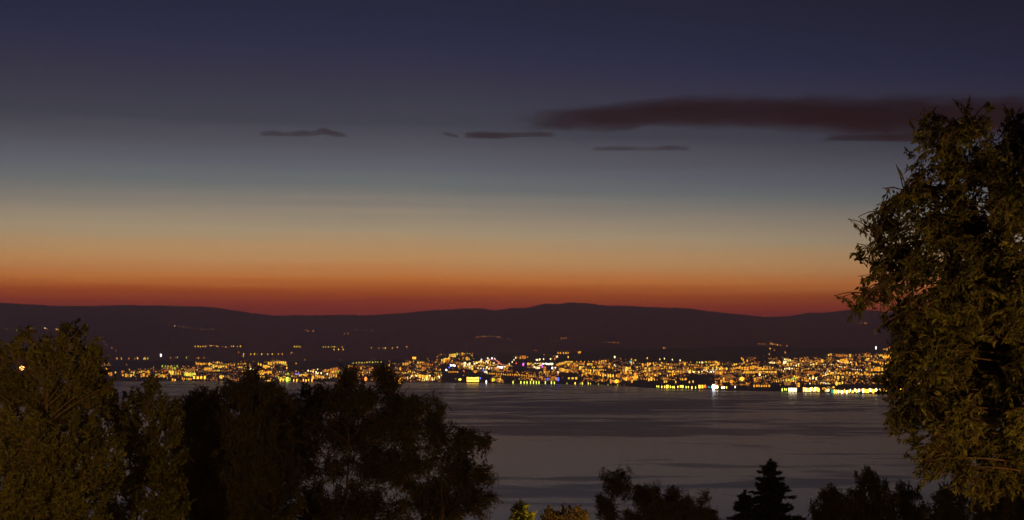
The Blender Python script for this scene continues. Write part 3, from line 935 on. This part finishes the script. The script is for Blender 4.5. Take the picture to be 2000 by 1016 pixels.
row([429, 434, 359, 380], 746, 'aooo', 2.4, 4.5, 'at the very edge of the left waterfront')
patch(470, 560, 704, 722, 50, 'yyoawg', 'behind the narrow ash peak')
patch(470, 548, 722, 745, 40, 'oaaoy', 'low behind the narrow ash peak')
row([552, 556, 555], 711, 'g', 2.6, 5, 'in the greenish knot right of the narrow ash peak')
patch(538, 600, 724, 741, 44, 'yywgoa', 'on the shore right of the narrow ash peak')
row([577, 580, 583], 730, 'b', 2.6, 3.5, 'in the blue sign beside the yellow hall')
row(fr(585, 598, 6), 733, 'yya', 3.8, 5, 'in the bright yellow hall on the shore', 'house')
row([547, 553, 563, 574, 580, 592, 598, 603, 609], 743, 'a', 2.2, 7, 'in the row of shore lamps by the gap in the ash trees')
patch(600, 680, 721, 741, 80, 'yyaogow', 'on the shore left of the two ash tops', rows_=3)
row([612, 636, 648, 663], 724, 'aaao', 3.4, 6, 'in the large orange lights left of the two ash tops', 'house')
row([648], 722.5, 'a', 5.5, 6, 'in the large orange lights left of the two ash tops', 'house', 4)
patch(680, 760, 713, 744, 70, 'oaoyygd', 'between and behind the two ash tops', rows_=4)
row([705, 712, 716], 719, 'a', 2.8, 6, 'under the level dotted road', 'house')
# middle town
patch(760, 860, 705, 726, 62, 'ooaayd', 'in the sparse slope left of the town center')
row([788, 792, 797], 711, 'a', 3, 6, 'in the tall orange cluster at the foot of the sparse slope', 'house')
patch(770, 862, 725, 745, 100, 'aayyogw', 'on the shore at the right edge of the ash trees', rows_=3)
row(fr(805, 826, 8), 734, 'yg', 2.4, 4.5, 'in the yellow promenade row by the ash trees')
row([839, 839], 734.5, 'w', 4.2, 5, 'by the yellow promenade row', 'lamp', 5, 0)
row([857.5], 737, 'w', 6.5, 7, 'by the ash trees, largest of the shore', 'lamp', 9, 0)
row(fr(882, 923, 9), 692, 'gyaoya', 2, 3.4, 'in the uphill row over the town center', y1=691)
patch(853, 925, 692, 712, 52, 'ooydga', 'on the slope over the town center')
row([881, 885, 888], 714, 'W', 4.2, 5, 'in the white floodlight with a blue edge', 'lamp', 8)
row([879, 878], 712, 'b', 3, 3.5, 'at the blue edge of the white floodlight', 'lamp', 6, y1=718)
patch(894, 922, 711, 721, 44, 'yyyaw', 'in the golden street left of the round hilltop', 3, 5, 'house')
row(fr(918, 942, 10), 714, 'yw', 3, 4, 'in the golden street climbing the round hilltop', y1=705)
patch(925, 965, 702, 712, 36, 'yawyo', 'on the round hilltop', 2.6, 4.5)
row([941], 702.5, 'W', 5, 5, 'on the left shoulder of the round hilltop', 'lamp', 8)
row([953, 961, 966], 700.5, 'wWW', 3.6, 4, 'on top of the round hilltop', 'lamp', 6)
row([956], 702.5, 'm', 3.6, 4, 'on top of the round hilltop', 'lamp', 8)
row(fr(966, 987, 12), 701.5, 'prprp', 2.7, 3, 'in the red pink string running down from the round hilltop', y1=718)
row(fr(970, 985, 7), 717, 'W', 4, 5, 'in the white floodlit strip at the foot of the red pink string', 'house', 5, 1.5)
row([991, 944, 905], 724, 'rbr', 3.2, 3.5, 'scattered under the round hilltop')
row([944], 723, 'b', 3, 4.5, 'scattered under the round hilltop')
patch(920, 1000, 712, 727, 70, 'yaaowyd', 'under the round hilltop', 2.5, 4.2, rows_=3)
row([990, 992], 715, 'a', 5, 5, 'orange patch right of the white floodlit strip', 'house')
row([995, 1000, 1004, 1007], 711, 'w', 2.4, 4.5, 'in the short white climbing street', y1=699)
row([872, 872], 723, 'W', 3.6, 4.5, 'above the dark park on the shore', 'lamp', 6)
row(fr(876, 894, 9), 726.5, 'ao', 2.8, 3, 'in the street above the dark park on the shore', 'house')
row(fr(952, 1046, 22), 729.5, 'a', 2.2, 4.4, 'in the long avenue behind the waterfront', y1=735)
patch(950, 985, 733, 743, 18, 'aaoy', 'behind the waterfront avenue')
row([962, 973, 977], 742, 'a', 3, 7, 'in the golden shore lights under the avenue', 'house')
row([927, 928], 726, 'a', 3.6, 6, 'leaning over the long golden building', 'house')
row([896.5, 899.5], 741.5, 'gy', 3.6, 5, 'in the greenish pair at the left of the long golden building', 'lamp', 6)
row([938], 739, 'b', 3.2, 5, 'at the right end of the long golden building', 'lamp', 9)
row([950], 746, 'W', 2.6, 7.5, 'standing on the shore right of the long golden building', 'lamp', 9)
row([1002, 1017, 1023.5, 1029.5, 1036, 1042, 1047.5, 1053, 1065, 1077, 1082.5], 747, 'g', 2.4, 8, 'in the even shore row below the center', y1=748)
row([1008, 1022, 1022], 710, 'rmm', 4.2, 4.5, 'among the bright centre of town', 'lamp', 8, y1=713)
row([1058, 1059], 712, 'm', 3, 5, 'in the small pair of the bright centre', 'lamp', 8, y1=716)
patch(1030, 1056, 709, 719, 40, 'wwyywa', 'in the bright centre of town', 3, 4.5, 'house')
row([1048, 1050, 1054], 702.5, 'w', 3.6, 4.5, 'in the white cluster over the bright centre', 'lamp', 6)
row([1062, 1075], 701, 'w', 3, 4, 'flanking the white cluster over the bright centre')
row(fr(1060, 1080, 9), 711, 'wW', 2.8, 4.5, 'in the white row right of the bright centre')
patch(1056, 1085, 713, 724, 34, 'yaWod', 'under the white row right of the bright centre')
row(fr(1090, 1110, 5), 689.5, 'a', 2.6, 5, 'in the five lamp row above the bright centre', 'lamp', 5, 0.2)
row([1131, 1133], 689, 'a', 4, 4.5, 'in the lone orange block beside the five lamp row', 'house', 5, y1=687.5)
row([1110, 1088, 1087], 697, 'ywa', 2.6, 5, 'under the five lamp row')
patch(1000, 1085, 692, 706, 28, 'oydyo', 'on the slope above the bright centre', 2, 3.4)
row([1008, 1012, 1045, 1048], 684.5, 'ddo', 2, 3, 'thinly spread above the bright centre')
row(fr(1087, 1104, 7), 713, 'ya', 3.2, 5.5, 'in the golden curve right of the white row', 'house', y1=708)
row(fr(1104, 1115, 5), 708, 'y', 3, 5, 'at the upper end of the golden curve', 'house')
patch(1090, 1140, 709, 728, 80, 'aaoydo', 'under the golden curve', rows_=4)
row(fr(1118, 1158, 6), 706.5, 'a', 2.4, 4, 'in the orange row right of the golden curve')
row([1148, 1152, 1156], 711.5, 'yya', 4, 5.5, 'in the yellow block right of the golden curve', 'house')
row([1176, 1178, 1183], 705.5, 'a', 3.8, 4.5, 'in the orange block at the foothill foot', 'house')
patch(1158, 1242, 702, 718, 50, 'aaoydo', 'at the foothill foot right of the golden curve', 2.2, 3.8)
row([1200.5], 698, 'w', 4, 5, 'as the high white lamp over the town right of centre', 'lamp', 9)
row([1200, 1202], 713, 'w', 3, 4, 'below the high white lamp', y1=716)
row([1233, 1231, 1233], 702, 'at', 2.8, 5, 'in the orange and teal knot right of the high white lamp', y1=712)
patch(1136, 1245, 716, 747, 150, 'aaaoyydo', 'in the broad town right of centre', rows_=6)
patch(1005, 1090, 724, 744, 70, 'aaooydwb', 'between the avenue and the shore')
row([1111, 1118, 1125], 739, 'y', 4, 5, 'in the three square lights on the shore right of the even row', 'house', 6, 0.2)
row([1107, 1123, 1133, 1137, 1149, 1153, 1169], 749, 'gy', 2, 5, 'in the sparse shore row right of the even row', y1=750)
row([1176, 1187, 1211, 1206, 1219], 752, 'dg', 2, 3, 'in the dim shore gap between the two towns')
# right town
row([1255.5], 713, 'b', 3.6, 6, 'as the single blue lamp in the town', 'lamp', 9)
row([1260, 1265], 713, 'Wa', 3, 5, 'beside the single blue lamp')
row([1264, 1298, 1289, 1313, 1328], 700, 'ywyww', 2.4, 4, 'over the roofs right of the single blue lamp', y1=704)
row(fr(1276, 1292, 7), 714, 'ay', 3, 5, 'in the yellow row right of the single blue lamp')
patch(1240, 1340, 709, 742, 165, 'aaaooydy', 'in the town right of the single blue lamp', rows_=7)
row(fr(1305, 1345, 9), 726, 'ya', 3.2, 4.5, 'in the yellow street in the middle of the right town', 'house')
row([1337, 1341, 1344], 723, 'a', 3.6, 4, 'in the climbing end of the yellow street', y1=720)
row([1347, 1355, 1365, 1371, 1389, 1394], 727, 'wwwwWw', 3.6, 4.5, 'in the white lights right of the yellow street', 'lamp', 5)
row([1380, 1376], 723, 'w', 4, 3.2, 'over the white lights right of the yellow street', 'house')
patch(1335, 1400, 705, 731, 80, 'aywgoyd', 'in the town above the brightest shore lamp', rows_=5)
row([1388, 1391, 1395, 1398], 714, 'ya', 3.6, 5, 'in the orange block above the brightest shore lamp', 'house')
row([1361, 1366, 1371, 1379], 708, 'gyw', 2.5, 4.5, 'in the pale row on top of the right town')
patch(1395, 1482, 709, 754, 190, 'aaaoooydy', 'in the crowded slope right of the brightest shore lamp', rows_=8)
row([1448, 1451, 1460, 1453], 700, 'a', 3, 6, 'in the steep orange street at the top of the right town', y1=708)
patch(1425, 1475, 697, 712, 24, 'oydo', 'thinning out at the top of the right town', 2, 3.4)
row([1298, 1302, 1320, 1347, 1354], 746, 'y', 2.8, 5, 'in the second row behind the right shore', 'house')
row([1283, 1286, 1293, 1298, 1304, 1309, 1313, 1317, 1324, 1328, 1334, 1340, 1344, 1351, 1359], 755, 'ggyyg', 2.2, 5.5, 'in the yellow green shore row of the right town', y1=757)
row([1303, 1304], 755, 'y', 3.8, 8, 'in the bright yellow clump on the right shore', 'house', 5)
row([1330, 1333], 755, 'y', 4.4, 6, 'in the second bright yellow clump on the right shore', 'house', 5)
row([1366, 1372, 1377], 755, 'yao', 3.6, 7, 'in the orange clump on the right shore', 'house', 5)
row([1378, 1384, 1386], 756.5, 'rtt', 2.4, 4, 'between the orange clump and the brightest shore lamp', 'lamp', 6)
row([1393.5], 756, 'W', 9, 11, 'as the brightest white lamp on the whole shore', 'lamp', 12, 0)
row([1401], 756, 'w', 4, 7.5, 'right beside the brightest white lamp', 'lamp', 8, 0)
row([1410, 1414, 1419, 1436], 757, 'wWaW', 2.4, 5, 'right of the brightest white lamp on the shore', y1=756)
row(fr(1473, 1502, 7), 754, 'a', 3, 5.5, 'in the golden shore row before the white landing hall', 'house')
patch(1480, 1560, 706, 752, 180, 'aaaooydwy', 'in the town over the white landing hall', rows_=8)
row(fr(1455, 1515, 16), 727, 'ay', 3.6, 4.6, 'in the long yellow street over the white landing hall', 'house')
row(fr(1487, 1509, 5), 718, 'ay', 3, 5, 'above the long yellow street')
row(fr(1533, 1547, 6), 702, 'wy', 2.6, 4, 'in the pale climbing row at the top of the town', y1=704)
row([1547, 1548], 706, 'y', 3.2, 6, 'at the end of the pale climbing row', 'house')
patch(1500, 1620, 698, 712, 60, 'oodyo', 'thinly over the top of the town', 2, 3.2)
patch(1555, 1700, 704, 750, 290, 'aaaooydwy', 'in the crowded slope of the far right town', rows_=9)
patch(1615, 1740, 690, 706, 80, 'ooayd', 'along the top edge of the far right town', 2.3, 3.6, rows_=2)
row([1619, 1623], 693, 'y', 3.6, 4, 'at the left end of the top edge', 'house')
row(fr(1636, 1650, 6), 705, 'yw', 3, 4, 'in the yellow street bending down near the top edge', 'house', y1=709)
row([1653.5], 700.5, 'b', 2.6, 4, 'as the pale blue speck near the top edge', 'lamp', 8)
row([1694, 1697], 702, 'y', 3.6, 6, 'in the yellow pair beside the leafy tree', 'house')
row(fr(1625, 1706, 15), 730, 'ya', 3.2, 5, 'in the bright street beside the leafy tree', 'house', jy=2)
row([1646, 1637, 1646], 737, 'y', 3.6, 8, 'in the tall yellow lights under the bright street', 'house', y1=738)
row([1582, 1588, 1575], 739, 'w', 3.6, 5, 'in the white trio over the golden quay', 'lamp', 5)
row([1711], 680, 'W', 3, 6, 'high beside the leafy tree', 'lamp', 8)
row([1738], 678, 'r', 2.6, 4, 'on the hill behind the leafy tree edge', 'lamp', 8)
patch(1718, 1750, 679, 700, 34, 'aoyoy', 'on the hill at the leafy tree edge', 2.4, 4)
patch(1690, 1780, 700, 752, 110, 'aaoyd', 'behind the leafy tree edge', rows_=6)
row(fr(1528, 1536, 3), 761, 'g', 2.2, 6.5, 'at the white landing hall')
row(fr(1570, 1599, 10), 761, 'ywy', 2.7, 9, 'in the golden quay of tall lights', 'house', 4, 1)
patch(1600, 1628, 757, 764, 16, 'ywa', 'between the golden quay and the white quay')
row([1625, 1630, 1634], 765, 'tyy', 3, 8, 'at the left end of the white quay', 'house', 4)
row(fr(1638, 1682, 20), 764, 'wyyWaya', 2.5, 6.5, 'in the glittering white quay', 'house', 3, 2)
row([1653, 1677, 1646], 767, 'rtr', 2.4, 4, 'in the glittering white quay', 'lamp', 5)
row(fr(1686, 1712, 9), 763, 'wyay', 3.0, 8.5, 'in the blazing quay beside the leafy tree', 'house', 5, 2)
row([1719, 1727, 1731, 1740], 762, 'ya', 3.6, 6, 'at the dark end of the blazing quay', 'house')
patch(1735, 1880, 740, 770, 110, 'aaowyg', 'on the shore seen through the leafy tree')
patch(1745, 1880, 712, 740, 50, 'aodyw', 'in the town seen through the leafy tree')
row(fr(1836, 1860, 8), 735, 'y', 3, 4, 'in the flat yellow row seen through the leafy tree', 'house')
row([1821, 1877], 725, 'w', 3, 5, 'tall and pale seen through the leafy tree')
patch(300, 1730, 738, 746, 20, 'dg', 'dotted along the shore')
patch(190, 1740, 700, 745, 60, 'd', 'scattered through the town', 1.8, 3)


def transform(px, py, w, h, kind):
    g, r = place(px, py + h * 0.5)
    a = azel(px, py)[0]
    k = r / F_PX
    ww, hh = w * k, h * k
    zz = H + r * azel(px, py)[1]
    return Vector((g.x, g.y, zz)), (ww, max(ww, 6.0) if kind == 'house' else ww, hh), -a


order = sorted(range(len(LIGHTS)), key=lambda i: -(LIGHTS[i][7] * LIGHTS[i][2] * LIGHTS[i][3]))
CAP = {'house': 150, 'lamp': 290}
used = {'house': 0, 'lamp': 0}
solo = set()
for i in order:
    k_ = LIGHTS[i][5]
    if used[k_] < CAP[k_] and LIGHTS[i][7] >= 0.45:
        solo.add(i)
        used[k_] += 1
stuff = {}
for i, (px, py, w_, h_, c, kind, where, pri) in enumerate(LIGHTS):
    loc, sc, rz = transform(px, py, w_, h_, kind)
    on_shore = math.hypot(loc.x, loc.y) < shore_r(azel(px, py)[0]) * 1.05
    if i in solo:
        o = bpy.data.objects.new('lit_house' if kind == 'house' else 'street_lamp', unit_mesh(kind, c, on_shore))
        COL.objects.link(o)
        o.location, o.scale, o.rotation_euler = loc, sc, (0, 0, rz)
        nm = ('%s lit house' if kind == 'house' else '%s street lamp') % WORD[c]
        tag(o, nm + ' ' + where, 'house' if kind == 'house' else 'lamp', nm + 's ' + where)
    else:
        stuff.setdefault((kind, c), []).append((loc, sc, rz))
for kind in ('house', 'lamp'):
    big = MB()
    cols = [k for k in GLOW if (kind, k) in stuff]
    for ci, c in enumerate(cols):
        u = UNIT[kind]
        V0 = np.concatenate(u.v)
        for loc, sc, rz in stuff[(kind, c)]:
            V1 = V0 * np.array(sc)
            cz, sz = math.cos(rz), math.sin(rz)
            V1 = np.stack([V1[:, 0] * cz - V1[:, 1] * sz, V1[:, 0] * sz + V1[:, 1] * cz, V1[:, 2]], 1) + np.array(loc)
            base = big.n
            big.v.append(V1)
            big.n += len(V1)
            for f, mi in zip(u.f, u.mi):
                big.f.append(f + base)
                big.mi.append(np.where(mi == 2, 2 + ci, mi))
    o = big.obj('town_houses_and_spill' if kind == 'house' else 'town_lamps_and_spill', [WALL, ROOF] + [GM[c] for c in cols])  # includes the added specks that imitate light spill in the crowded streets
    tag(o, kind='stuff')
print('LIGHTS', len(LIGHTS), used)


def lit_building(name, label, px, py, w, h, c, bays, floors, roof_h=0.35, cat='building'):
    """landmark at the water: walls, hipped roof and single lit windows"""
    g, r = place(px, py + h * 0.5)
    a = azel(px, py)[0]
    k = r / F_PX
    W_, H_ = w * k, h * k
    root = tag(empty(name, (g.x, g.y, H + r * azel(px, py + h * 0.5)[1] + 0.5)), label, cat)
    root.rotation_euler = (0, 0, -a)
    b = MB()
    b.box(-W_ / 2, W_ / 2, 0, W_ * 0.45, -2, H_, 0)
    b.obj('wall', WALL, root)
    b = MB()
    e, d = W_ * 0.03, W_ * 0.45
    zt = H_ + H_ * roof_h
    b.add([(-W_ / 2 - e, -e, H_ + 0.02), (W_ / 2 + e, -e, H_ + 0.02), (W_ / 2 + e, d + e, H_ + 0.02), (-W_ / 2 - e, d + e, H_ + 0.02), (-W_ * 0.3, d / 2, zt), (W_ * 0.3, d / 2, zt)],
          [(0, 1, 5, 4), (2, 3, 4, 5)])
    b.add([(-W_ / 2 - e, -e, H_ + 0.02), (-W_ * 0.3, d / 2, zt), (-W_ / 2 - e, d + e, H_ + 0.02), (W_ / 2 + e, -e, H_ + 0.02), (W_ / 2 + e, d + e, H_ + 0.02), (W_ * 0.3, d / 2, zt)], [(0, 1, 2), (3, 4, 5)])
    b.obj('roof', ROOF, root)
    bw, fh = W_ / bays, H_ / floors
    win = MB()
    win.box(-bw * 0.38, bw * 0.38, -0.35, -0.05, fh * 0.12, fh * 0.86)
    wm = win.mesh('window', [GMS[c]])
    for f in range(floors):
        for q in range(bays):
            o = bpy.data.objects.new('window', wm)
            COL.objects.link(o)
            o.parent = root
            o.location = (-W_ / 2 + (q + 0.5) * bw, 0, f * fh)
    return root


lit_building('waterfront_hall', 'long golden lit hall on the shore left of the blue lamp', 923.5, 741.5, 24, 10, 'y', 8, 2)
lit_building('landing_hall', 'low white lit landing hall on the shore before the golden quay', 1548, 761.5, 16, 8, 'w', 6, 1, 0.2)
lit_building('orange_block', 'single square orange lit block above the shore at the right edge of the ash trees', 809, 699.5, 7, 4.6, 'a', 3, 2, 0.3)
# ------------------------------------------------------------------ street lamps on the near slope
LAMP_GLASS = glow('sodium_lamp_glass', (1.0, 0.5, 0.12), 9.0)
LAMP_METAL = plain('lamp_metal', (0.05, 0.05, 0.05, 1), (0.09, 0.09, 0.085, 1), 5.0, 0.5)


def near_lamp(x, y, height, watts, label, rgb=(1.0, 0.47, 0.11), arm=0.9, size=0.18, gz=None):
    gz = ground_z(x, y) if gz is None else gz
    root = tag(empty('street_lamp', (x, y, gz)), label, 'lamp', None)
    b = MB()
    b.tube([(0, 0, -0.4), (0, 0, 0.5), (0, 0, height)], [0.09, 0.07, 0.045], 10)
    b.tube([(0, 0, height - 0.02), (arm * 0.4, 0, height + 0.22), (arm, 0, height + 0.25)], [0.04, 0.035, 0.03], 8)
    b.obj('pole', LAMP_METAL, root)
    b = MB()
    b.tube([(arm - 0.35, 0, height + 0.27), (arm, 0, height + 0.3), (arm + 0.35, 0, height + 0.27)], [0.06, 0.17, 0.07], 10)
    hd = b.obj('lamp_head', LAMP_METAL, root)
    b = MB()
    ang = np.linspace(0, 2 * math.pi, 12, endpoint=False)
    V = []
    for r, z in ((0.02, -1.0), (0.7, -0.7), (1.0, 0.0), (0.8, 0.6)):
        V += [(arm + math.cos(q) * r * size, math.sin(q) * r * size, height + 0.12 + z * size) for q in ang]
    b.add(V, [(i * 12 + j, i * 12 + (j + 1) % 12, i * 12 + 12 + (j + 1) % 12, i * 12 + 12 + j) for i in range(3) for j in range(12)])
    b.obj('lamp_glass', LAMP_GLASS, hd, smooth=True)
    if watts:
        ld = bpy.data.lights.new('lamp_light', 'POINT')
        ld.energy = watts
        ld.color = rgb
        ld.shadow_soft_size = 0.15
        lo = bpy.data.objects.new('lamp_light', ld)
        COL.objects.link(lo)
        lo.parent = root
        lo.location = (arm, 0, height - 0.25)
    return root


near_lamp(11.3, 26.0, 3.8, 1700, 'street lamp beside the leafy tree on the near slope')
near_lamp(-11.5, 24.0, 5.0, 5800, 'street lamp in front of the bushy tufted tree on the near slope')
near_lamp(3.2, 66.0, 5.5, 2500, 'street lamp lighting the yellow green conifer from below the frame')
lp = at(43, 718, 170)
near_lamp(lp.x - 0.9, lp.y, 7.0, 0, 'bright orange street lamp glowing through the tufted tree', size=0.30, gz=lp.z - 7.12)
# ------------------------------------------------------------------ evening air
m, t = mat('evening_air')
pv = t.n('ShaderNodeVolumePrincipled')
pv.inputs['Color'].default_value = (0.92, 0.82, 0.86, 1)
pv.inputs['Density'].default_value = 5.2e-5
pv.inputs['Anisotropy'].default_value = 0.6
out(t, pv.outputs[0], 'Volume')
mb = MB()
mb.box(-20500, 20500, -120, 28600, -6.0, 1250.0)
tag(mb.obj('haze', m), kind='stuff')
